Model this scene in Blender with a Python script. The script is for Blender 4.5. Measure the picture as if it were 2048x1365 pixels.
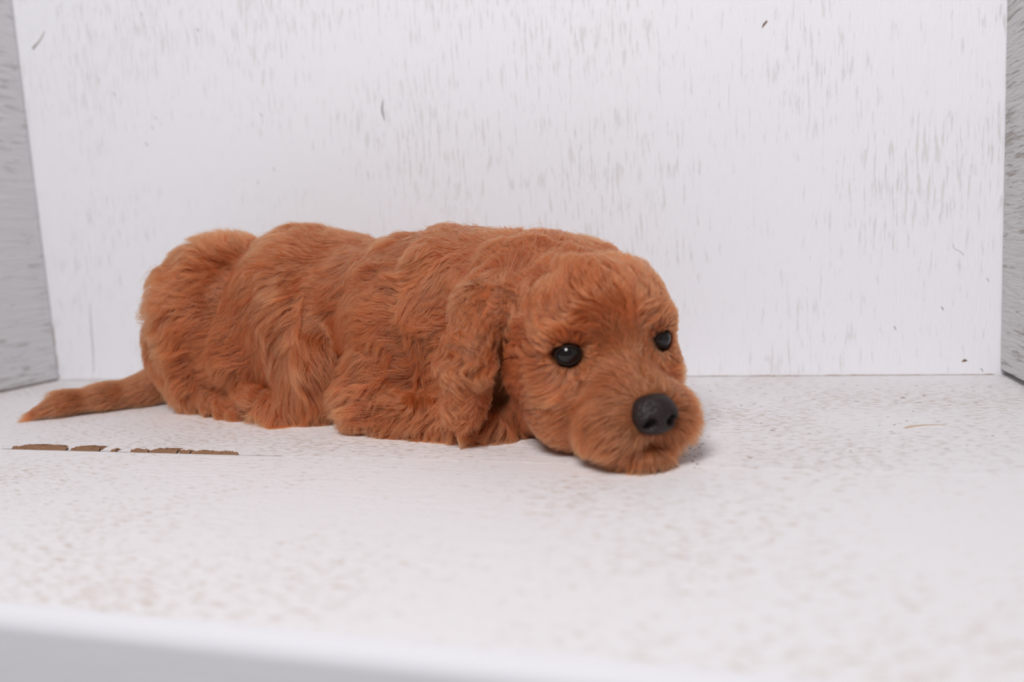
import bpy, math, random
import numpy as np
from mathutils import Vector, Matrix, kdtree

random.seed(7)
RNG = np.random.default_rng(11)
for o in list(bpy.data.objects):
    bpy.data.objects.remove(o, do_unlink=True)
scene = bpy.context.scene
COL = scene.collection

# ------------------------------------------------------------------ camera
W = 0.76                                   # inner width of the crate in metres
FPX = 1578.0                               # focal length in pixels of a 2048 px wide frame
CAM = np.array([0.7972, -0.7454, 0.1295]) * W
YAW, PITCH, ROLL = [math.radians(v) for v in (-16.79, -6.79, -3.17)]
fw = np.array([math.sin(YAW)*math.cos(PITCH), math.cos(YAW)*math.cos(PITCH), math.sin(PITCH)])
r0 = np.cross(fw, [0, 0, 1.0]); r0 /= np.linalg.norm(r0)
u0 = np.cross(r0, fw)
RT = math.cos(ROLL)*r0 + math.sin(ROLL)*u0
UP = -math.sin(ROLL)*r0 + math.cos(ROLL)*u0
cam_data = bpy.data.cameras.new('camera')
cam_data.sensor_width = 36.0
cam_data.lens = FPX / 2048.0 * 36.0
cam_data.clip_start = 0.01
cam = bpy.data.objects.new('camera', cam_data)
COL.objects.link(cam)
cam.matrix_world = Matrix([[RT[0], UP[0], -fw[0], CAM[0]], [RT[1], UP[1], -fw[1], CAM[1]],
                           [RT[2], UP[2], -fw[2], CAM[2]], [0, 0, 0, 1]])
cam_data.dof.use_dof = True
cam_data.dof.focus_distance = 0.425
cam_data.dof.aperture_fstop = 5.0
scene.camera = cam

# ------------------------------------------------------------------ light and exposure
world = bpy.data.worlds.new('studio'); scene.world = world
world.use_nodes = True
bg = world.node_tree.nodes['Background']
bg.inputs['Color'].default_value = (0.93, 0.94, 1.0, 1)
bg.inputs['Strength'].default_value = 0.16
def area(name, loc, target, size, power, color=(1, 1, 1), shape='DISK'):
    l = bpy.data.lights.new(name, 'AREA'); l.shape = shape; l.size = size; l.energy = power; l.color = color
    o = bpy.data.objects.new(name, l); COL.objects.link(o)
    o.location = loc
    o.rotation_euler = (Vector(target) - Vector(loc)).to_track_quat('-Z', 'Y').to_euler()
    return o
area('studio_softbox', (0.50, -0.98, 0.80), (0.42, 0.0, 0.12), 0.40, 10.8, (1.0, 0.988, 0.99))
scene.view_settings.view_transform = 'Standard'
scene.view_settings.look = 'None'
scene.view_settings.gamma = 1.0
scene.view_settings.use_curve_mapping = False
scene.view_settings.exposure = 0.0

# ------------------------------------------------------------------ pixel helpers (cm)
CC = CAM*100.0
def S(px, py, depth):
    """a photo pixel at a camera depth (cm) -> world point in cm"""
    return CC + depth*((px-1024.0)/FPX*RT - (py-682.5)/FPX*UP + fw)
def on_floor(px, py, z=0.0):
    d = (px-1024.0)/FPX*RT - (py-682.5)/FPX*UP + fw
    return CC + d*((z-CC[2])/d[2])
def on_back(px, py, y=0.0):
    d = (px-1024.0)/FPX*RT - (py-682.5)/FPX*UP + fw
    return CC + d*((y-CC[1])/d[1])
def on_side(px, py, x):
    d = (px-1024.0)/FPX*RT - (py-682.5)/FPX*UP + fw
    return CC + d*((x-CC[0])/d[0])

def tag(o, label=None, cat=None, group=None, kind=None):
    if label: o['label'] = label
    if cat: o['category'] = cat
    if group: o['group'] = group
    if kind: o['kind'] = kind
    return o

def mesh_obj(name, verts, faces, mat, parent=None, smooth=False):
    me = bpy.data.meshes.new(name)
    me.from_pydata([tuple(v) for v in verts], [], [tuple(f) for f in faces])
    me.update()
    if smooth:
        me.polygons.foreach_set('use_smooth', [True]*len(me.polygons))
    if mat: me.materials.append(mat)
    o = bpy.data.objects.new(name, me); COL.objects.link(o)
    if parent: o.parent = parent
    return o

# ------------------------------------------------------------------ materials
class NT:
    def __init__(self, name):
        self.mat = bpy.data.materials.new(name); self.mat.use_nodes = True
        self.t = self.mat.node_tree; self.t.nodes.clear()
        self.out = self.n('ShaderNodeOutputMaterial')
    def n(self, kind, **kw):
        nd = self.t.nodes.new(kind)
        for k, v in kw.items():
            if k.startswith('i_'):
                key = k[2:].replace('_', ' ')
                nd.inputs[key].default_value = v
            else: setattr(nd, k, v)
        return nd
    def l(self, a, ao, b, bi):
        self.t.links.new(a.outputs[ao], b.inputs[bi])

def rgb(r, g, b):
    f = lambda c: (c/255/12.92 if c/255 <= 0.04045 else ((c/255+0.055)/1.055)**2.4)
    return (f(r), f(g), f(b), 1)

def paint_material(name, paint, wood, stretch, scale, speck, bump, patch=0.5, grain_angle=0.0, saw=0.0, saw_scale=(0, 0, 0), tint=None):
    """white paint rubbed thin over sawn wood: bare grain shows as short streaks in patches"""
    N = NT(name)
    tc = N.n('ShaderNodeTexCoord')
    mp = N.n('ShaderNodeMapping'); mp.inputs['Scale'].default_value = stretch; mp.inputs['Rotation'].default_value = grain_angle if isinstance(grain_angle, tuple) else (0, 0, grain_angle)
    N.l(tc, 'Object', mp, 'Vector')
    # streaks
    n1 = N.n('ShaderNodeTexNoise'); n1.inputs['Scale'].default_value = scale; n1.inputs['Detail'].default_value = 5; n1.inputs['Roughness'].default_value = 0.6
    N.l(mp, 'Vector', n1, 'Vector')
    # patches where the paint is thin
    n2 = N.n('ShaderNodeTexNoise'); n2.inputs['Scale'].default_value = 9.0; n2.inputs['Detail'].default_value = 3
    N.l(tc, 'Object', n2, 'Vector')
    mr2 = N.n('ShaderNodeMapRange'); mr2.inputs['From Min'].default_value = 0.35; mr2.inputs['From Max'].default_value = 0.72
    mr2.inputs['To Min'].default_value = 0.0; mr2.inputs['To Max'].default_value = patch
    N.l(n2, 'Fac', mr2, 'Value')
    add = N.n('ShaderNodeMath', operation='MULTIPLY_ADD'); add.inputs[1].default_value = 0.16
    N.l(mr2, 'Result', add, 0); N.l(n1, 'Fac', add, 2)
    mr = N.n('ShaderNodeMapRange'); mr.inputs['From Min'].default_value = speck; mr.inputs['From Max'].default_value = speck+0.10
    mr.inputs['To Max'].default_value = 0.8
    N.l(add, 0, mr, 'Value')
    # slow tint of the paint
    n3 = N.n('ShaderNodeTexNoise'); n3.inputs['Scale'].default_value = 5.0; n3.inputs['Detail'].default_value = 2
    N.l(tc, 'Object', n3, 'Vector')
    cr = N.n('ShaderNodeMixRGB'); cr.inputs['Color1'].default_value = paint; cr.inputs['Color2'].default_value = tint or paint
    N.l(n3, 'Fac', cr, 'Fac')
    mx = N.n('ShaderNodeMixRGB'); mx.inputs['Color2'].default_value = wood
    N.l(mr, 'Result', mx, 'Fac'); N.l(cr, 'Color', mx, 'Color1')
    p = N.n('ShaderNodeBsdfPrincipled'); p.inputs['Roughness'].default_value = 0.62
    p.inputs['Specular IOR Level'].default_value = 0.3
    N.l(mx, 'Color', p, 'Base Color')
    # relief: streaks sunk + fine grain
    n4 = N.n('ShaderNodeTexNoise'); n4.inputs['Scale'].default_value = scale*1.6; n4.inputs['Detail'].default_value = 4
    N.l(mp, 'Vector', n4, 'Vector')
    h = N.n('ShaderNodeMath', operation='SUBTRACT'); N.l(n4, 'Fac', h, 0); N.l(mr, 'Result', h, 1)
    last = h
    if saw:
        mp2 = N.n('ShaderNodeMapping'); mp2.inputs['Scale'].default_value = saw_scale; mp2.inputs['Rotation'].default_value = mp.inputs['Rotation'].default_value
        N.l(tc, 'Object', mp2, 'Vector')
        n5 = N.n('ShaderNodeTexNoise'); n5.inputs['Scale'].default_value = 1.0; n5.inputs['Detail'].default_value = 3; n5.inputs['Distortion'].default_value = 0.6
        N.l(mp2, 'Vector', n5, 'Vector')
        h2 = N.n('ShaderNodeMath', operation='MULTIPLY_ADD'); h2.inputs[1].default_value = saw
        N.l(n5, 'Fac', h2, 0); N.l(h, 0, h2, 2); last = h2
    b = N.n('ShaderNodeBump'); b.inputs['Strength'].default_value = bump; b.inputs['Distance'].default_value = 0.0012
    N.l(last, 0, b, 'Height'); N.l(b, 'Normal', p, 'Normal')
    N.l(p, 'BSDF', N.out, 'Surface')
    return N.mat

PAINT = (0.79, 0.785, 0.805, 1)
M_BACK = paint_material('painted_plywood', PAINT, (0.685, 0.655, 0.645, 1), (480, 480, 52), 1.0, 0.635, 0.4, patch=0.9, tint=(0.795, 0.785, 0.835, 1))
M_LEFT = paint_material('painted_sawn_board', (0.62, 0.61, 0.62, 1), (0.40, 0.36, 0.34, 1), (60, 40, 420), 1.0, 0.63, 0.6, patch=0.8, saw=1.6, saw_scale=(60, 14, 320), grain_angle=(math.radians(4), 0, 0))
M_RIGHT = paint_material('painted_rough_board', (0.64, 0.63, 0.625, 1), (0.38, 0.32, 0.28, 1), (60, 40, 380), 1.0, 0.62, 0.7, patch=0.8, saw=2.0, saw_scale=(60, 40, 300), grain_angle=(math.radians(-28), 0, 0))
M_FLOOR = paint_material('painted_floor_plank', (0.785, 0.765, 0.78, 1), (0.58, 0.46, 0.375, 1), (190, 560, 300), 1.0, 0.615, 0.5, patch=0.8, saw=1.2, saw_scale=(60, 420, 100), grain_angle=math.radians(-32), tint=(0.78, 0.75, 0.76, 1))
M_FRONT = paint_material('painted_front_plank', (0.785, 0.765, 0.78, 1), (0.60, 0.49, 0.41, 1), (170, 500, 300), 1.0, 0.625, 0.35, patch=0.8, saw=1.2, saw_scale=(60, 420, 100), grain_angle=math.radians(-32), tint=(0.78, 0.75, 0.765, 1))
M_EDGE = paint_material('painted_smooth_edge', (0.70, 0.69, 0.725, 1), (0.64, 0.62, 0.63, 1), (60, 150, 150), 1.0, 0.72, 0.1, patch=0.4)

def plain(name, color, rough=0.7, noise=0.0, nscale=200.0, spec=0.3):
    N = NT(name)
    p = N.n('ShaderNodeBsdfPrincipled'); p.inputs['Roughness'].default_value = rough
    p.inputs['Specular IOR Level'].default_value = spec
    if noise:
        tc = N.n('ShaderNodeTexCoord'); nz = N.n('ShaderNodeTexNoise'); nz.inputs['Scale'].default_value = nscale; nz.inputs['Detail'].default_value = 4
        N.l(tc, 'Object', nz, 'Vector')
        mx = N.n('ShaderNodeMixRGB'); mx.inputs['Color1'].default_value = color
        mx.inputs['Color2'].default_value = tuple(c*(1-noise) for c in color[:3])+(1,)
        N.l(nz, 'Fac', mx, 'Fac'); N.l(mx, 'Color', p, 'Base Color')
        b = N.n('ShaderNodeBump'); b.inputs['Strength'].default_value = 0.4; b.inputs['Distance'].default_value = 0.0006
        N.l(nz, 'Fac', b, 'Height'); N.l(b, 'Normal', p, 'Normal')
    else:
        p.inputs['Base Color'].default_value = color
    N.l(p, 'BSDF', N.out, 'Surface')
    return N.mat

# ------------------------------------------------------------------ crate (the setting)
def bevel_box(name, lo, hi, mat, parent=None, bev=0.0015, seg=2, sub=0):
    import bmesh
    bm = bmesh.new()
    bmesh.ops.create_cube(bm, size=1.0)
    for v in bm.verts:
        v.co = Vector([lo[i] if v.co[i] < 0 else hi[i] for i in range(3)])
    if bev:
        bmesh.ops.bevel(bm, geom=list(bm.edges), offset=bev, segments=seg, profile=0.5, affect='EDGES')
    me = bpy.data.meshes.new(name); bm.to_mesh(me); bm.free()
    me.materials.append(mat)
    o = bpy.data.objects.new(name, me); COL.objects.link(o)
    if parent: o.parent = parent
    return o

H = 0.62
YJ, YF = -0.300*W, -0.515*W           # plank joint and front edge of the bottom
M_DARK = plain('bare_dark_wood', (0.16, 0.10, 0.07, 1), 0.85, 0.5, 150)
M_RAW = plain('bare_chipped_wood', (0.34, 0.18, 0.10, 1), 0.85, 0.55, 500)

tag(bevel_box('wall_back', (-0.02, 0.0, -0.02), (W+0.02, 0.014, H), M_BACK, bev=0.001), 'white painted plywood back panel of the crate with vertical grain', 'panel', kind='structure')
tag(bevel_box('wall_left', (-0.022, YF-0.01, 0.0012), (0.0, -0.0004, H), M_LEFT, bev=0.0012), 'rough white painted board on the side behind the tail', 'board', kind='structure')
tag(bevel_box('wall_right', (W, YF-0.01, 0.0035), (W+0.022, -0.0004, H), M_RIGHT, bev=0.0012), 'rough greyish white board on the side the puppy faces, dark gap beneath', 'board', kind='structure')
floor = tag(bevel_box('floor', (-0.022, YF+0.01, -0.045), (W+0.022, 0.012, -0.0225), M_DARK, bev=0.001), 'white painted plank bottom of the crate', 'floor', kind='structure')
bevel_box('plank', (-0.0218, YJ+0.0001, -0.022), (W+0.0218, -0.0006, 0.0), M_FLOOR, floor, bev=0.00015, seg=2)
# front plank: rounded front edge, deep front face
prof = [(YJ-0.0001, -0.022), (YJ-0.0001, -0.0002), (YJ-0.0003, 0.0)]
n_y = 40
RB = 0.0065
for i in range(13):
    a_ = math.pi/2*i/12
    prof.append((YF - RB*math.sin(a_), -RB + RB*math.cos(a_)))
prof += [(YF-RB, -0.03), (YF-RB, -0.09), (YF+0.012, -0.09)]
vs = [(x, y, z) for x in (-0.0218, W+0.0218) for (y, z) in prof]
n_ = len(prof)
fs = [(i, (i+1) % n_, n_+(i+1) % n_, n_+i) for i in range(n_)] + [tuple(range(n_))[::-1], tuple(range(n_, 2*n_))]
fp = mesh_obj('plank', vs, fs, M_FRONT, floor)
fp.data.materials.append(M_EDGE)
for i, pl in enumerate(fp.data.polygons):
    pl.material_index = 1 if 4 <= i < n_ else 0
# ------------------------------------------------------------------ puppy: one implicit surface in cm
def nrm(v):
    v = np.asarray(v, float); return v/np.linalg.norm(v)

# head frame: F towards the muzzle, L towards the near side (its right), U up
HEAD_T = math.radians(18.5)
HF = nrm(math.sin(HEAD_T)*RT - math.cos(HEAD_T)*fw); HF = nrm([HF[0], HF[1], -0.02])
HU0 = np.array([0, 0, 1.0]); HU0 = nrm(HU0 - HF*HU0.dot(HF))
HL0 = np.cross(HF, HU0)                        # towards viewer's left
if HL0.dot(RT) > 0: HL0 = -HL0
tl = math.radians(3)
HL = math.cos(tl)*HL0 - math.sin(tl)*HU0
HU = math.sin(tl)*HL0 + math.cos(tl)*HU0
HO = S(1172, 674, 38.4)
def hd(f, l, u): return HO + f*HF + l*HL + u*HU
BAX = nrm([0.94, -0.34, 0.0])                  # body axis rump -> chest
BSD = nrm([0.34, 0.94, 0.0])                   # towards the far side

PR = []                                        # primitives
def ell(c, ax, r, k=1.0, comb=(0, 0, -1), ln=1.4, part='body', wave=0.5, lift=0.35):
    PR.append(dict(t='e', c=np.array(c), A=np.array(ax), r=np.array(r, float), k=k, comb=np.array(comb, float), ln=ln, part=part, wave=wave, lift=lift))
def cone(a, b, ra, rb, k=0.8, comb=None, ln=1.2, part='body', wave=0.5, lift=0.35):
    a = np.array(a); b = np.array(b)
    PR.append(dict(t='c', a=a, b=b, ra=ra, rb=rb, k=k, comb=np.array(comb, float) if comb is not None else b-a, ln=ln, part=part, wave=wave, lift=lift))
BX = [BAX, BSD, np.array([0, 0, 1.0])]
HX = [HF, HL, HU]
Z3 = [np.array([1.0, 0, 0]), np.array([0, 1.0, 0]), np.array([0, 0, 1.0])]
def tilt_axes(ax, i, j, deg):
    c, s = math.cos(math.radians(deg)), math.sin(math.radians(deg))
    out = list(ax); out[i] = c*ax[i]+s*ax[j]; out[j] = -s*ax[i]+c*ax[j]
    return out

BACK = -BAX
# torso
ell(S(705, 635, 51.6), BX, (7.0, 4.6, 5.0), 1.0, BACK+np.array([0, 0, -.45]), 1.9, wave=0.6)
ell(S(872, 645, 47.4), BX, (5.2, 5.4, 5.3), 1.2, BACK+np.array([0, 0, -.55]), 2.1, wave=0.8)
ell(S(618, 610, 52.8), BX, (4.2, 5.1, 5.0), 1.2, BACK+np.array([0, 0, -.4]), 1.7, wave=0.5)
# rump
ell(S(540, 690, 53.4), BX, (4.6, 4.6, 4.4), 0.8, BACK+np.array([0, 0, -.6]), 1.7, wave=0.5)
ell(S(465, 626, 54.6), tilt_axes(BX, 0, 2, 2), (3.6, 5.0, 5.1), 0.6, BACK*0.9+np.array([0, 0, -.5]), 2.1, wave=0.6, lift=0.75)
ell(S(400, 690, 55.4), BX, (2.6, 3.6, 3.6), 0.8, BACK*0.6+np.array([0, 0, -.8]), 1.7, wave=0.6, lift=0.4)
# neck and withers
cone(S(970, 620, 45.2), S(1120, 640, 41.6), 4.5, 4.2, 1.2, BACK+np.array([0, 0, -.6]), 2.0, wave=0.9)
# near thigh, shank and hind foot
ell(S(604, 665, 48.9), tilt_axes(BX, 0, 2, 14), (2.4, 2.1, 4.2), 0.7, BACK*0.6+np.array([0, 0, -1]), 2.0, wave=0.6)
ell(S(625, 750, 47.5), BX, (2.2, 1.7, 2.9), 0.6, np.array([0, 0, -1.0])+BACK*.15, 2.3, wave=0.6)
cone(S(620, 812, 47.6), S(500, 806, 49.8), 0.9, 0.8, 0.5, BACK*.5+np.array([0, 0, -.9]), 1.7, wave=0.9)
cone(S(425, 808, 51.6), S(575, 836, 47.6), 0.8, 0.65, 0.4, BAX*0.8+np.array([0, 0, -.4]), 1.6, wave=0.8)
ell(S(405, 755, 53.2), BX, (2.3, 1.9, 2.3), 0.6, BACK*.4+np.array([0, 0, -1]), 1.8, wave=0.7)
# far hind foot
cone(S(440, 745, 61.0), S(560, 790, 59.0), 1.6, 1.2, 0.6, BAX)
# near shoulder, forearm, paw
ell(S(850, 670, 44.2), tilt_axes(BX, 0, 2, -20), (3.0, 1.9, 2.9), 0.8, BACK*0.8+np.array([0, 0, -.8]), 2.0, wave=1.0)
cone(S(760, 740, 44.8), S(735, 800, 44.6), 1.8, 1.7, 0.6, BACK+np.array([0, 0, -.5]), 1.8, wave=0.6)
cone(S(735, 822, 44.2), S(900, 838, 41.8), 1.25, 1.2, 0.35, np.array([0, 0, -1])+BACK*.3, 1.7, wave=1.1)
ell(S(940, 850, 41.0), BX, (1.6, 1.1, 0.7), 0.6, BAX+np.array([0, 0, -.6]), 1.5, wave=1.1)
# far forearm
cone(S(1000, 800, 47.0), S(1120, 830, 44.0), 1.7, 1.5, 0.8, np.array([0, 0, -1.0]), 1.2)
# chest under the neck
ell(S(1020, 770, 43.0), BX, (4.0, 3.2, 3.0), 1.0, np.array([0, 0, -1.0])+BACK*.4, 1.6, wave=0.8)
# tail
tp = [S(355, 745, 57.0), S(290, 782, 56.4), S(210, 800, 55.4), S(130, 812, 54.2), S(78, 830, 53.4)]
tr = [1.6, 1.05, 1.0, 0.85, 0.5]
for i in range(4):
    cone(tp[i], tp[i+1], tr[i], tr[i+1], 0.5, tp[i+1]-tp[i], 1.0 if i < 3 else 1.3, 'tail', 0.06, 0.14)
# head
hb = -HF
ell(hd(-0.5, -0.1, 0.4), HX, (3.9, 3.9, 3.5), 1.0, hb*0.9+HU*0.2, 1.8, 'head', 1.0, 0.55)
ell(hd(1.2, -0.3, 1.1), HX, (2.3, 3.1, 2.3), 0.8, HU*1.0-HF*.5, 1.6, 'head', 0.6, 0.5)          # forehead
for s in (1, -1):
    ell(hd(1.2, s*2.3, -1.9), HX, (2.5, 1.6, 2.1), 0.8, -HF*0.9-HU*.35+HL*s*.1, 1.2, 'head', 0.22, 0.25)     # cheek
    ell(hd(2.95, s*1.85, 0.98), tilt_axes(HX, 1, 2, -12*s), (0.65, 1.2, 0.45), 0.7, HL*s*1.0+HU*.25, 0.85, 'head', 0.3, 0.3)   # brow
    ell(hd(4.6, s*1.25, -3.2), HX, (1.85, 1.4, 1.5), 0.5, -HF*.20+HL*s*.85-HU*.7, 1.35, 'muzzle', 0.15, 0.45)    # flews
ell(hd(0.0, 0, -3.6), HX, (3.8, 2.9, 2.1), 0.8, -HF-HU*.4, 1.2, 'head', 0.4, 0.25)            # throat
cone(hd(2.0, 0, -1.0), hd(5.7, 0, -2.25), 1.6, 1.0, 0.7, -HF+HU*.1, 0.55, 'muzzle', 0.15, 0.25)  # bridge
ell(hd(4.5, 0, -4.75), HX, (1.9, 1.5, 0.75), 0.35, -HU*.8-HF*.3, 0.8, 'muzzle', 0.2, 0.3)        # chin
# ears: base high at the back of the skull, flap hanging down
def ear(s, pts, rad, k):
    for i in range(len(pts)-1):
        cone(pts[i], pts[i+1], rad[i], rad[i+1], k if i == 0 else 0.18, pts[i+1]-pts[i], (1.6, 2.0, 2.3)[min(i, 2)], 'ear', (0.7, 1.2, 2.0)[min(i, 2)], 0.3)
ear(1, [hd(-1.4, 2.9, 1.9), S(962, 610, 39.2), S(938, 720, 38.4), S(930, 805, 38.8)], [0.9, 1.15, 1.3, 0.95], 0.6)
ear(-1, [hd(-1.2, -3.0, 1.9), hd(-1.9, -4.0, 0.4), hd(-2.2, -4.2, -2.0), hd(-2.0, -4.0, -4.0)], [0.9, 0.9, 1.0, 0.7], 0.7)

def prim_d(p, P):
    if p['t'] == 'e':
        q = (P - p['c']) @ p['A'].T
        k0 = np.sqrt(((q/p['r'])**2).sum(-1)); k1 = np.sqrt(((q/p['r']**2)**2).sum(-1))
        return k0*(k0-1.0)/np.maximum(k1, 1e-6)
    ab = p['b']-p['a']; L2 = ab.dot(ab)
    h = np.clip(((P-p['a'])@ab)/L2, 0, 1)
    d = np.sqrt(((P - p['a'] - h[..., None]*ab)**2).sum(-1))
    return d - (p['ra']*(1-h)+p['rb']*h)
CLIPZ = 0.12
GROOVES = []
EYE_R = 0.62
EYES = [hd(2.98, 2.27, -0.08), hd(2.98, -2.22, -0.05)]
EYE_D = [nrm(HF+0.30*HL-0.02*HU), nrm(HF-0.55*HL)]
def sdf(P):
    D = None
    for p in PR:
        d = prim_d(p, P)
        if D is None: D = d; continue
        k = p['k']*1.6
        h = np.maximum(k-np.abs(D-d), 0)/k
        D = np.minimum(D, d) - h*h*k*0.25
    for a, b, r in GROOVES:
        ab = b-a; h = np.clip(((P-a)@ab)/ab.dot(ab), 0, 1)
        g = r - np.sqrt(((P-a-h[..., None]*ab)**2).sum(-1))
        hh = np.maximum(0.4-np.abs(D-g), 0)/0.4
        D = np.maximum(D, g) + hh*hh*0.1
    for e in EYES:
        D = np.maximum(D, EYE_R+0.03-np.sqrt(((P-e)**2).sum(-1)))
    return np.maximum(D, CLIPZ-P[..., 2])

def march(px, py, d=26.0):
    for i in range(160):
        q = float(sdf(S(px, py, d)[None])[0])
        if q < 0.01: break
        d += q*0.7
    return d
# the hollow between the hanging ear and the cheek
GROOVES = []
_g = [(1022, 655), (1012, 715), (998, 790)]
_g = [S(x, y, march(x, y)+0.25) for x, y in _g]
GROOVES = [(_g[0], _g[1], 0.40), (_g[1], _g[2], 0.50)]
# ------------------------------------------------------------------ polygonise (surface nets)
GH = 0.24
lo = np.array([1e9]*3); hi = -lo
for p in PR:
    if p['t'] == 'e': pts = [(p['c'], p['r'].max())]
    else: pts = [(p['a'], p['ra']), (p['b'], p['rb'])]
    for c, r in pts:
        lo = np.minimum(lo, c-r); hi = np.maximum(hi, c+r)
lo -= 2.0; hi += 2.0; lo[2] = -0.4
gn = np.ceil((hi-lo)/GH).astype(int)+1
ax = [lo[i]+GH*np.arange(gn[i]) for i in range(3)]
GRID = np.empty(gn, np.float32)
for i in range(gn[0]):
    Y, Z = np.meshgrid(ax[1], ax[2], indexing='ij')
    GRID[i] = sdf(np.stack([np.full_like(Y, ax[0][i]), Y, Z], -1))

def tri_interp(P):
    q = np.clip((P-lo)/GH, 0, gn-1.001); i = q.astype(int); f = q-i
    x, y, z = i[..., 0], i[..., 1], i[..., 2]; fx, fy, fz = f[..., 0], f[..., 1], f[..., 2]
    c = lambda a, b, d: GRID[x+a, y+b, z+d]
    return ((c(0,0,0)*(1-fx)+c(1,0,0)*fx)*(1-fy)+(c(0,1,0)*(1-fx)+c(1,1,0)*fx)*fy)*(1-fz) + \
           ((c(0,0,1)*(1-fx)+c(1,0,1)*fx)*(1-fy)+(c(0,1,1)*(1-fx)+c(1,1,1)*fx)*fy)*fz
def grad(P, e=0.15):
    g = np.stack([tri_interp(P+np.eye(3)[i]*e)-tri_interp(P-np.eye(3)[i]*e) for i in range(3)], -1)
    return g/np.maximum(np.linalg.norm(g, axis=-1, keepdims=True), 1e-6)

def surface_nets(V):
    n = np.array(V.shape); cs = n-1
    corner = [(a, b, c) for a in (0, 1) for b in (0, 1) for c in (0, 1)]
    sub = lambda a, b, c: V[a:a+cs[0], b:b+cs[1], c:c+cs[2]]
    neg = sum((sub(*q) < 0).astype(int) for q in corner)
    act = (neg > 0) & (neg < 8)
    idx = -np.ones(cs, int); idx[act] = np.arange(act.sum())
    ci = np.argwhere(act)
    acc = np.zeros((len(ci), 3)); cnt = np.zeros(len(ci))
    for q in corner:
        for d in range(3):
            if q[d]: continue
            q2 = list(q); q2[d] = 1
            va = sub(*q)[act]; vb = sub(*q2)[act]
            m = (va < 0) != (vb < 0)
            t = np.where(m, va/np.where(m, va-vb, 1), 0)
            pos = np.array(q, float)[None].repeat(len(ci), 0); pos[:, d] += t
            acc[m] += pos[m]; cnt[m] += 1
    verts = (ci + acc/cnt[:, None])*GH + lo
    faces = []
    for d in range(3):
        o1, o2 = (d+1) % 3, (d+2) % 3
        sl = [slice(1, n[k]-1) for k in range(3)]
        sa = list(sl); sb = list(sl); sa[d] = slice(0, n[d]-1); sb[d] = slice(1, n[d])
        a = V[tuple(sa)] < 0; b = V[tuple(sb)] < 0
        e = np.argwhere(a != b)
        base = e.copy(); base[:, o1] += 1; base[:, o2] += 1
        flip = a[tuple(e.T)]
        def cell(u, v):
            c = base.copy(); c[:, o1] -= u; c[:, o2] -= v
            return idx[tuple(c.T)]
        f = np.stack([cell(0, 0), cell(1, 0), cell(1, 1), cell(0, 1)], -1)
        f[~flip] = f[~flip][:, ::-1]
        faces.append(f)
    return verts, np.concatenate(faces)
VERTS, QUADS = surface_nets(GRID)

puppy = bpy.data.objects.new('puppy', None); COL.objects.link(puppy)
puppy.empty_display_size = 0.05
base_c = S(800, 850, 47.0)/100; base_c[2] = 0
puppy.location = base_c
tag(puppy, 'curly red-brown puppy lying on white planks with its chin down', 'puppy')
def child(o):
    o.parent = puppy; o.matrix_parent_inverse = Matrix.Translation(-Vector(base_c)); return o

M_SKIN = plain('puppy_skin', (0.20, 0.075, 0.03, 1), 0.9, 0.25, 60, spec=0.1)
body = child(mesh_obj('body', VERTS/100.0, QUADS, M_SKIN, smooth=True))
# ------------------------------------------------------------------ eyes and nose
def gloss(name, color, rough, coat=0.0, bump=0.0, bscale=300.0, spec=0.5):
    N = NT(name); p = N.n('ShaderNodeBsdfPrincipled')
    p.inputs['Base Color'].default_value = color; p.inputs['Roughness'].default_value = rough
    p.inputs['Specular IOR Level'].default_value = spec
    p.inputs['Coat Weight'].default_value = coat; p.inputs['Coat Roughness'].default_value = 0.03
    if bump:
        tc = N.n('ShaderNodeTexCoord'); v = N.n('ShaderNodeTexVoronoi'); v.inputs['Scale'].default_value = bscale
        N.l(tc, 'Object', v, 'Vector'); b = N.n('ShaderNodeBump'); b.inputs['Strength'].default_value = bump; b.inputs['Distance'].default_value = 0.0006
        N.l(v, 'Distance', b, 'Height'); N.l(b, 'Normal', p, 'Normal')
    N.l(p, 'BSDF', N.out, 'Surface'); return N.mat
M_EYE = gloss('wet_dark_eye', (0.008, 0.006, 0.006, 1), 0.04, 0.0, spec=0.4)
M_IRIS = gloss('dark_iris', (0.009, 0.006, 0.006, 1), 0.03, 0.0, spec=0.4)
M_LID = gloss('dark_eyelid', (0.022, 0.012, 0.009, 1), 0.7, 0.0, spec=0.1)
M_NOSE = gloss('damp_black_nose', (0.020, 0.012, 0.011, 1), 0.45, 0.0, 0.6, 900.0, spec=0.26)

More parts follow.
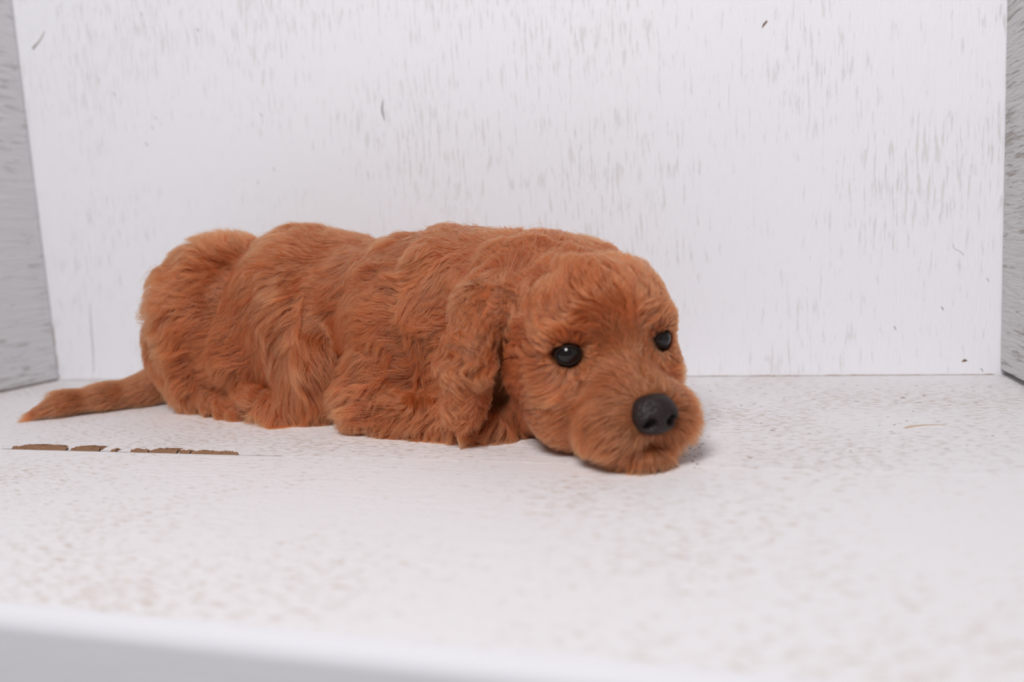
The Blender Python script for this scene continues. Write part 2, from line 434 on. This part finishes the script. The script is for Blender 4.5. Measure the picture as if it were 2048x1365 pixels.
def frame_of(d):
    d = nrm(d); u = nrm(HU - d*HU.dot(d)); l = np.cross(u, d)
    if l.dot(HL) < 0: l = -l
    return d, l, u
def sphere_patch(c, d, r, a0, a1, na=14, nb=40):
    """dome around direction d from polar angle a0(phi) to a1(phi) (radians)"""
    D, Lx, Ux = frame_of(d)
    vs = []; fs = []
    for i in range(na+1):
        for j in range(nb):
            ph = 2*math.pi*j/nb
            a = a0(ph)+(a1(ph)-a0(ph))*i/na
            rr = r(a) if callable(r) else r
            vs.append(c + rr*(math.cos(a)*D + math.sin(a)*(math.cos(ph)*Lx+math.sin(ph)*Ux)))
    for i in range(na):
        for j in range(nb):
            fs.append((i*nb+j, i*nb+(j+1) % nb, (i+1)*nb+(j+1) % nb, (i+1)*nb+j))
    return np.array(vs)/100.0, fs
OPEN = []
for s, (ec, ed) in zip((1, -1), zip(EYES, EYE_D)):
    v, f = sphere_patch(ec, ed, EYE_R, lambda p: 0.001, lambda p: math.radians(140), 24)
    eye = child(mesh_obj('eyeball', v, f, M_EYE, smooth=True))
    v, f = sphere_patch(ec, ed, lambda a: EYE_R+0.02*max(0, 1-(a/0.6)**2)+0.004, lambda p: 0.001, lambda p: 0.62, 8)
    eye['label'] = 'glossy near-black eye'
    ir = mesh_obj('iris', v, f, M_IRIS, eye, smooth=True)
    def opening(p, s=s):
        x, y = math.cos(p), math.sin(p)
        w = math.radians(52); h = math.radians(33 if y > 0 else 37) if s > 0 else math.radians(26 if y > 0 else 32)
        return 1.0/math.sqrt((x/w)**2+(y/h)**2)
    v, f = sphere_patch(ec, ed, lambda a: EYE_R+0.035, opening, lambda p: opening(p)+math.radians(9), 4)
    lid = child(mesh_obj('eyelid', v, f, M_LID, smooth=True))
    sm = lid.modifiers.new('thickness', 'SOLIDIFY'); sm.thickness = 0.0006; sm.offset = 0

# nose leather: its own small implicit surface with carved nostrils
NC = hd(6.5, 0.08, -2.62)
def nose_sdf(P):
    q = P - NC; f = q@HF; l = q@HL; u = q@HU
    lw = 1.0 + 0.16*np.clip(u/0.6, -1, 1)          # wider above, narrow below
    e = lambda c, r: (lambda k0, k1: k0*(k0-1)/np.maximum(k1, 1e-6))(
        np.sqrt(((f-c[0])/r[0])**2+((l/lw-c[1])/r[1])**2+((u-c[2])/r[2])**2),
        np.sqrt(((f-c[0])/r[0]**2)**2+((l/lw-c[1])/r[1]**2)**2+((u-c[2])/r[2]**2)**2))
    def smin(a, b, k): h = np.maximum(k-np.abs(a-b), 0)/k; return np.minimum(a, b)-h*h*k*.25
    def smax(a, b, k): return -smin(-a, -b, k)
    d = e((0, 0, 0.05), (0.76, 0.84, 0.84))
    for s in (1, -1):
        d = smin(d, e((-0.02, s*0.54, -0.10), (0.66, 0.48, 0.56)), 0.25)
    d = smin(d, e((-0.45, 0, 0.52), (0.8, 0.74, 0.46)), 0.3)     # top of the pad running back
    def cap(a, b, r):
        a = np.array(a); b = np.array(b); ab = b-a; X = np.stack([f, l, u], -1)-a
        h = np.clip((X@ab)/ab.dot(ab), 0, 1); return np.sqrt(((X-h[..., None]*ab)**2).sum(-1))-r
    for s in (1, -1):
        d = smax(d, -cap((0.68, s*0.42, -0.16), (0.40, s*0.50, -0.08), 0.24), 0.10)
        d = smax(d, -cap((0.55, s*0.52, -0.28), (0.20, s*1.08, -0.26), 0.12), 0.10)
    d = smax(d, -cap((0.80, 0, -0.1), (0.62, 0, -0.8), 0.05), 0.12)
    return d
_lo, _GH = lo, GH
lo = NC-1.7; GH = 0.07
m = int(3.4/GH)+1
gx = np.stack(np.meshgrid(*[lo[i]+GH*np.arange(m) for i in range(3)], indexing='ij'), -1)
NV, NF = surface_nets(nose_sdf(gx))
lo, GH = _lo, _GH
nose = child(mesh_obj('nose', NV/100.0, NF, M_NOSE, smooth=True))
nose['label'] = 'damp black nose'
# dark lip line under the nose
M_LIP = plain('dark_lip', (0.03, 0.018, 0.015, 1), 0.6)
# ------------------------------------------------------------------ fur, grown strand by strand
def vnoise(P, scale, seed):
    """smooth value noise, three channels in -1..1"""
    q = P/scale + seed*17.3
    i = np.floor(q).astype(np.int64); f = q-i; f = f*f*(3-2*f)
    out = np.zeros(P.shape[:-1]+(3,))
    for a in (0, 1):
        for b in (0, 1):
            for c in (0, 1):
                w = (f[..., 0] if a else 1-f[..., 0])*(f[..., 1] if b else 1-f[..., 1])*(f[..., 2] if c else 1-f[..., 2])
                h = ((i[..., 0]+a)*73856093) ^ ((i[..., 1]+b)*19349663) ^ ((i[..., 2]+c)*83492791) ^ (seed*7919)
                for ch in range(3):
                    hh = (h*(ch*2654435 + 40503) + ch*977) & 0xFFFFFF
                    hh = (hh ^ (hh >> 9))*48271 & 0xFFFFFF
                    out[..., ch] += w*(hh/float(0xFFFFFF)*2-1)
    return out

T1 = np.concatenate([QUADS[:, [0, 1, 2]], QUADS[:, [0, 2, 3]]])
TA, TB, TC = VERTS[T1[:, 0]], VERTS[T1[:, 1]], VERTS[T1[:, 2]]
TN = np.cross(TB-TA, TC-TA); TAREA = np.linalg.norm(TN, axis=1)*0.5
PARTS = ['body', 'tail', 'head', 'muzzle', 'ear']

def fields(P):
    """blend length, comb, wave, lift and part weights of the primitives around P"""
    D = np.stack([prim_d(p, P) for p in PR], -1)
    w = np.exp(-(D-D.min(-1, keepdims=True))/0.45); w /= w.sum(-1, keepdims=True)
    comb = w @ np.stack([nrm(p['comb']) for p in PR])
    ln = w @ np.array([p['ln'] for p in PR]); wv = w @ np.array([p['wave'] for p in PR]); lf = w @ np.array([p['lift'] for p in PR])
    part = np.array([PARTS.index(p['part']) for p in PR])[D.argmin(-1)]
    return comb, ln, wv, lf, part

def roots(n):
    dens = TAREA.copy()
    cen = (TA+TB+TC)/3
    dens[(cen[:, 2] < 0.3)] *= 0.15
    away = (TN/np.maximum(np.linalg.norm(TN, axis=1, keepdims=True), 1e-9))
    view = CC-cen; view /= np.linalg.norm(view, axis=1, keepdims=True)
    dens *= np.where((away*view).sum(1) < -0.35, 0.35, 1.0)      # thinner coat on the far flank
    near = np.exp(-((cen-HO)**2).sum(1)/60.0); dens *= 1+1.2*near
    for e in EYES: dens *= 1+2.5*np.exp(-((cen-e)**2).sum(1)/1.2)
    t = RNG.choice(len(dens), n, p=dens/dens.sum())
    a, b = RNG.random(n), RNG.random(n); m = a+b > 1; a[m] = 1-a[m]; b[m] = 1-b[m]
    P = TA[t]+(TB[t]-TA[t])*a[:, None]+(TC[t]-TA[t])*b[:, None]
    keep = np.ones(n, bool)
    for e, d in zip(EYES, EYE_D):
        q = P-e; along = q@d; r = np.sqrt(np.maximum((q**2).sum(1)-along**2, 0))
        keep &= ~((along > -0.4) & (np.sqrt((q**2).sum(1)) < EYE_R+0.05))
    keep &= (nose_sdf(P) > -0.06) & ~(((P-NC)@HF > 0.0) & (np.abs((P-NC)@HL) < 0.95) & ((P-NC)@HU > -0.6))
    for a, b, r_ in GROOVES:
        ab = b-a; h = np.clip(((P-a)@ab)/ab.dot(ab), 0, 1)
        keep &= np.sqrt(((P-a-h[:, None]*ab)**2).sum(1)) > r_+0.10
    keep &= P[:, 2] > CLIPZ+0.02
    return P[keep]

NP_ = 9
def strands(P, own):
    n = len(P); N0 = grad(P); comb, ln, wv, lf, part = fields(P)
    # slow swirl of the lie of the coat
    comb = comb + 0.7*vnoise(P, 3.4, 3)*np.clip(wv, .05, 1)[:, None] + 0.22*vnoise(P, 1.5, 5)*np.clip(wv, .05, 1)[:, None]
    # hair leaves the eyes and the nose outwards
    for e in EYES:
        q = P-e; r = np.linalg.norm(q, axis=1)
        k = np.clip(1.0-(r-EYE_R)/0.9, 0, 1)[:, None]
        comb = comb*(1-k)+nrm_rows(q)*k*1.0 + k*(-HF)*0.3
        ln = ln*(1-0.68*k[:, 0]); wv = wv*(1-k[:, 0]); lf = lf*(1-0.75*k[:, 0])
    q = P-NC; r = np.linalg.norm(q, axis=1); k = np.clip(1.0-(r-0.9)/1.3, 0, 1)[:, None]
    comb = comb*(1-k)+nrm_rows(q)*k - HF*0.5*k
    ln = ln*(1-0.62*k[:, 0]); wv = wv*(1-k[:, 0])
    for a, b, r_ in GROOVES:
        ab = b-a; h = np.clip(((P-a)@ab)/ab.dot(ab), 0, 1); dd = np.sqrt(((P-a-h[:, None]*ab)**2).sum(1))
        k = np.clip(1.0-(dd-r_)/0.9, 0, 1)
        ln = ln*(1-0.6*k); comb = comb*(1-0.7*k[:, None])+np.array([0, 0, -1.0])*k[:, None]; wv = wv*(1-0.6*k); lf = lf*(1-0.6*k)
    tang = nrm_rows(comb - N0*(comb*N0).sum(1, keepdims=True))
    side = np.cross(N0, tang)
    ln = ln*np.where(part == 0, 1.18, 1.0)*np.where(part == 1, 1.0, 0.8+0.35*vnoise(P, 1.1, 9)[:, 0])*(0.75+0.5*RNG.random(n) if own else 1.0)
    ph = vnoise(P, 1.6, 21)*math.pi*1.6
    step = ln/(NP_-1)
    X = np.empty((n, NP_, 3)); X[:, 0] = P - N0*0.04
    lift0 = lf + np.where(part == 1, 0.05, 0.28)*vnoise(P, 1.5, 33)[:, 1] + (np.where(RNG.random(n) < 0.05, 0.35, 0) if own else 0)
    freq = np.where(part == 4, 1.25, 0.85)+0.3*vnoise(P, 2.5, 41)[:, 0]
    jit = RNG.normal(0, 0.10 if own else 0.04, (n, 3))
    cur = X[:, 0]
    for s in range(1, NP_):
        t = (s-0.5)/(NP_-1)
        a = 2*math.pi*freq*t
        wave = (wv*1.15)*np.sin(a+ph[:, 0])
        wave2 = (wv*0.6)*np.cos(a+ph[:, 1])
        lft = np.maximum(lift0*(1.25-1.3*t), -0.15)
        d = tang + N0*(lft+wave2*0.6*(t > .15))[:, None] + side*wave[:, None] + np.array([0, 0, -0.22])*t + jit
        d = nrm_rows(d)
        cur = cur + d*step[:, None]
        X[:, s] = cur
    return X, ln, part
def nrm_rows(v): return v/np.maximum(np.linalg.norm(v, axis=-1, keepdims=True), 1e-9)

NH = 190000
P = roots(NH)
X, LN, PART = strands(P, True)
FLY = RNG.random(len(P)) < 0.035
# locks: each strand leans to the guide hair of its lock towards the tip, on two scales
t = np.linspace(0, 1, NP_)[None, :, None]
for NG, pull, reach, pw, keepw in ((1300, 0.7, 2.4, 1.4, 0.5), (8000, 0.85, 0.8, 1.1, 0.15)):
    G = roots(NG); GX, GL, GP = strands(G, False)
    kd = kdtree.KDTree(len(G))
    for i, g in enumerate(G): kd.insert(g, i)
    kd.balance()
    gi = np.array([kd.find(p)[1] for p in P])
    off = np.linalg.norm(P-G[gi], axis=1)
    cl = pull*(0.45+0.55*RNG.random(len(P)))*np.clip(1.4-off/reach, 0, 1)*(GP[gi] == PART)
    cl = cl*np.where(PART == 3, 0.55, np.where(PART == 1, 0.35, 1.0))*np.where(FLY, 0.1, 1.0)
    tgt = GX[gi] + (P-G[gi])[:, None, :]*keepw
    X = X*(1-cl[:, None, None]*t**pw) + tgt*cl[:, None, None]*t**pw
# keep strands outside the body, the floor and the crate
for it in range(2):
    d = tri_interp(X); g = grad(X)
    need = np.maximum(0.03+0.10*t[..., 0]-d, 0); need[:, 0] = 0
    need = np.minimum(need, 0.6)
    X = X + g*need[..., None]
X[:, 1:, 2] = np.maximum(X[:, 1:, 2], 0.03+0.05*RNG.random((len(X), NP_-1)))
for e in EYES:
    q = X-e; r = np.linalg.norm(q, axis=-1, keepdims=True)
    X = np.where(r < EYE_R+0.10, e+q/np.maximum(r, 1e-6)*(EYE_R+0.10), X)

def fur_material():
    N = NT('red_fur')
    h = N.n('ShaderNodeBsdfHairPrincipled')
    h.model = 'CHIANG'; h.parametrization = 'COLOR'
    info = N.n('ShaderNodeHairInfo')
    cr = N.n('ShaderNodeValToRGB')
    cr.color_ramp.elements[0].position = 0.0; cr.color_ramp.elements[0].color = (0.10, 0.017, 0.0035, 1)  # dark root colour paints in the shade deep between the locks
    cr.color_ramp.elements[1].position = 1.0; cr.color_ramp.elements[1].color = (0.535, 0.124, 0.040, 1)
    mul = N.n('ShaderNodeMath', operation='MULTIPLY_ADD'); mul.inputs[1].default_value = 0.62
    rnd = N.n('ShaderNodeMath', operation='MULTIPLY'); rnd.inputs[1].default_value = 0.38
    N.l(info, 'Random', rnd, 0)
    N.l(info, 'Intercept', mul, 0); N.l(rnd, 0, mul, 2)
    N.l(mul, 0, cr, 'Fac'); N.l(cr, 'Color', h, 'Color')
    h.inputs['Roughness'].default_value = 0.38; h.inputs['Radial Roughness'].default_value = 0.55
    h.inputs['Random Roughness'].default_value = 0.15
    N.l(h, 'BSDF', N.out, 'Surface')
    return N.mat
M_FUR = fur_material()
PARTNAME = {0: 'body_fur', 1: 'tail_fur', 2: 'head_fur', 3: 'muzzle_fur', 4: 'ear_fur'}
def fur_object(name, XS, rad):
    hc = bpy.data.hair_curves.new(name)
    n = len(XS)
    hc.add_curves([NP_]*n)
    hc.position_data.foreach_set('vector', (XS/100.0).astype(np.float32).ravel())
    ra = hc.attributes.get('radius') or hc.attributes.new('radius', 'FLOAT', 'POINT')
    tt = np.linspace(0, 1, NP_)
    prof = (1-0.85*tt**2)
    ra.data.foreach_set('value', (rad[:, None]*prof[None]).astype(np.float32).ravel())
    hc.materials.append(M_FUR)
    o = bpy.data.objects.new(name, hc); COL.objects.link(o)
    o['kind'] = 'stuff'
    return child(o)
for k, nm in PARTNAME.items():
    m = PART == k
    if k == 4:
        sd = (X[:, 0]-HO)@HL > 0
        for mm in (m & sd, m & ~sd):
            fur_object(nm, X[mm], np.full(mm.sum(), 0.000105))
    else:
        fur_object(nm, X[m], np.full(m.sum(), 0.000105 if k != 3 else 0.00009))
# ------------------------------------------------------------------ marks on the boards: seams, chips, cracks
M_TAN = plain('tan_seam_dirt', (0.56, 0.38, 0.23, 1), 0.9, 0.5, 700)
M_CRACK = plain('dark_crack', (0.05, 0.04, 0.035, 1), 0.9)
M_GREY = plain('grey_dent', (0.33, 0.32, 0.33, 1), 0.9, 0.4, 900)
M_YEL = plain('resin_splinter', (0.16, 0.11, 0.03, 1), 0.6, 0.6, 900)
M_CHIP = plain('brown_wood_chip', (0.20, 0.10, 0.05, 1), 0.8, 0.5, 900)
M_STAIN = plain('pale_orange_wood', (0.66, 0.50, 0.36, 1), 0.8, 0.25, 300)

def ridge(name, line, widths, normal, mat, parent, h=0.03):
    """low lens-shaped ridge along a polyline lying on a board; all in cm"""
    line = [np.array(p) for p in line]; normal = np.array(normal, float); n = len(line)
    vs = []; fs = []
    for i, p in enumerate(line):
        tg = nrm(line[min(i+1, n-1)]-line[max(i-1, 0)]); sd = np.cross(normal, tg)
        w = widths[i]
        for k, (o, hh) in enumerate(((-1, -0.02), (-.45, 1), (.45, 1), (1, -0.02))):
            vs.append((p+sd*o*w + normal*h*(hh if hh > 0 else hh))/100.0)
    for i in range(n-1):
        for k in range(3):
            fs.append((i*4+k, i*4+k+1, i*4+k+5, i*4+k+4))
    return mesh_obj(name, vs, fs, mat, parent)
wall_back = bpy.data.objects['wall_back']; wall_left = bpy.data.objects['wall_left']; wall_right = bpy.data.objects['wall_right']
NB = (0, -1, 0)
def on_b(pts): return [on_back(*p) for p in pts]
ridge('paint_crack', on_b([(66, 98), (70, 92), (78, 84), (84, 74), (90, 62)]), [0.10, 0.07, 0.05, 0.04, 0.01], NB, M_YEL, wall_back)
ridge('paint_crack', on_b([(1524, 56), (1528, 49), (1534, 42)]), [0.02, 0.07, 0.06], NB, M_CHIP, wall_back)
ridge('paint_crack', on_b([(767, 200), (764, 212), (764, 222), (767, 232), (769, 242)]), [0.02, 0.06, 0.07, 0.06, 0.02], NB, M_GREY, wall_back)
ridge('paint_crack', on_b([(180, 610), (183, 660), (186, 700), (188, 745)]), [0.015, 0.04, 0.045, 0.02], NB, M_GREY, wall_back, 0.015)
ridge('paint_chip', on_b([(1924, 724), (1929, 721), (1934, 722)]), [0.03, 0.09, 0.04], NB, M_CHIP, wall_back)
ridge('stray_hair', on_b([(1907, 488), (1906, 494), (1911, 499), (1920, 503), (1928, 511)]), [0.012]*5, NB, M_GREY, wall_back, 0.02)
for (x, y, w) in ((283, 28, .05), (396, 60, .06), (228, 188, .04), (305, 256, .035), (312, 236, .04), (293, 288, .05), (523, 230, .05), (548, 339, .035), (516, 365, .03), (1885, 617, .05), (1790, 656, .05), (1976, 560, .03), (1964, 740, .04)):
    ridge('paint_nick', on_b([(x-3, y-4), (x, y), (x+2, y+5)]), [0.01, w*0.8, 0.01], NB, M_GREY, wall_back, 0.012)

# tan dirt in the seams at the back of the bottom
def seam(name, p0, p1, normal, up, mat, parent, wmin, wmax, seed, n=140, gap=0.25):
    p0, p1 = np.array(p0), np.array(p1); rg = np.random.default_rng(seed)
    base = np.clip(np.convolve(rg.random(n+8), np.ones(5)/5, 'same')[4:4+n]*2-0.6, 0, 1)
    runs = []; cur = []
    for i in range(n):
        if base[i] < gap:
            if len(cur) > 1: runs.append(cur)
            cur = []
        else: cur.append(i)
    if len(cur) > 1: runs.append(cur)
    up = np.array(up, float); normal = np.array(normal, float)
    vs = []; fs = []
    for r in runs:
        for j, i in enumerate(r):
            p = p0+(p1-p0)*i/(n-1)
            w = wmin+(wmax-wmin)*base[i]*(0.6+0.8*rg.random())
            if j in (0, len(r)-1): w *= 0.3
            b = len(vs)
            vs += [(p-normal*0.02)/100, (p+up*w*0.45+normal*w*0.35)/100, (p+up*w*0.9-normal*0.01)/100]
            if j:
                fs += [(b-3, b, b+1, b-2), (b-2, b+1, b+2, b-1)]
    return mesh_obj(name, vs, fs, mat, parent)
Wc = W*100
seam('seam_dirt', (0.3, -0.02, 0.0), (Wc-0.3, -0.02, 0.0), (0, -1, 0), (0, 0, 1), M_TAN, floor, 0.02, 0.075, 5, 420, -1)
seam('seam_dirt', (0.02, -0.1, 0.0), (0.02, -9, 0.0), (1, 0, 0), (0, 0, 1), M_TAN, floor, 0.02, 0.08, 9, 90, -1)
seam('seam_dirt', (0.02, -0.05, 0.05), (0.02, -0.05, 5.0), (0.7, -0.7, 0), (0.7, 0.7, 0), M_TAN, wall_left, 0.01, 0.07, 12, 60, 0.2)
# bare wood showing where the paint has broken along the plank joint
yj = YJ*100
def chip_run(xa, xb, wmax, seed):
    rg = np.random.default_rng(seed); n = max(5, int((xb-xa)/0.07))
    vs = []; fs = []
    e = 0.55*np.convolve(rg.random(n+12), np.ones(7)/7, 'same')[6:6+n]+0.45*rg.random(n)
    for i in range(n):
        x = xa+(xb-xa)*i/(n-1); w = 1.5*wmax*(0.25+1.0*e[i])*min(1, 4*min(i, n-1-i)/n+0.15)
        b = len(vs)
        vs += [(x/100, (yj-0.06)/100, 0.0001), (x/100, (yj+w*0.5)/100, 0.0010+0.0008*rg.random()), (x/100, (yj+w)/100, 0.0001)]
        if i: fs += [(b-3, b, b+1, b-2), (b-2, b+1, b+2, b-1)]
    return mesh_obj('bare_wood_chip', vs, fs, M_RAW, floor)
for k, (pa, pb, w) in enumerate(((18, 126, .85), (136, 192, .8), (256, 290, .4), (292, 348, .7), (354, 374, .5), (378, 470, .4), (216, 226, .45))):
    xa = on_floor(pa, 900+pa*0.028)[0]; xb = on_floor(pb, 900+pb*0.028)[0]
    chip_run(xa, xb, w, 40+k)
# dark joint line and pale orange bare streak
xa = on_floor(2, 899)[0]; xb = on_floor(560, 915)[0]
ridge('joint_gap', [(xa+(xb-xa)*i/30, yj-0.03, 0.0) for i in range(31)], [0.035*(1-i/34)*(0.6+0.5*math.sin(i*2.1)**2) for i in range(31)], (0, 0, 1), M_CRACK, floor, 0.012)
ridge('bare_streak', [on_floor(*p) for p in ((1810, 857), (1825, 853), (1850, 850.5), (1872, 850), (1892, 849.5))], [0.10, 0.16, 0.14, 0.10, 0.04], (0, 0, 1), M_STAIN, floor, 0.012)
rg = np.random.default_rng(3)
for i in range(26):  # small dark specks clustered beside the chin
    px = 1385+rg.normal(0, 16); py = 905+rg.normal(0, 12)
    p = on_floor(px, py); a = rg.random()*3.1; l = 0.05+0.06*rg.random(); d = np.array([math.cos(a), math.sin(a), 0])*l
    ridge('floor_speck', [p-d, p, p+d], [0.01, 0.03+0.03*rg.random(), 0.01], (0, 0, 1), M_CRACK if i % 3 else M_CHIP, floor, 0.01)
for i in range(60):
    px = 1380+640*rg.random(); py = 768+150*rg.random()**1.5
    p = on_floor(px, py); a = rg.normal(0, .5); l = 0.06+0.10*rg.random(); d = np.array([math.cos(a), math.sin(a), 0])*l
    ridge('floor_speck', [p-d, p, p+d], [0.01, 0.02+0.035*rg.random(), 0.01], (0, 0, 1), M_CHIP if i % 3 else M_GREY, floor, 0.008)
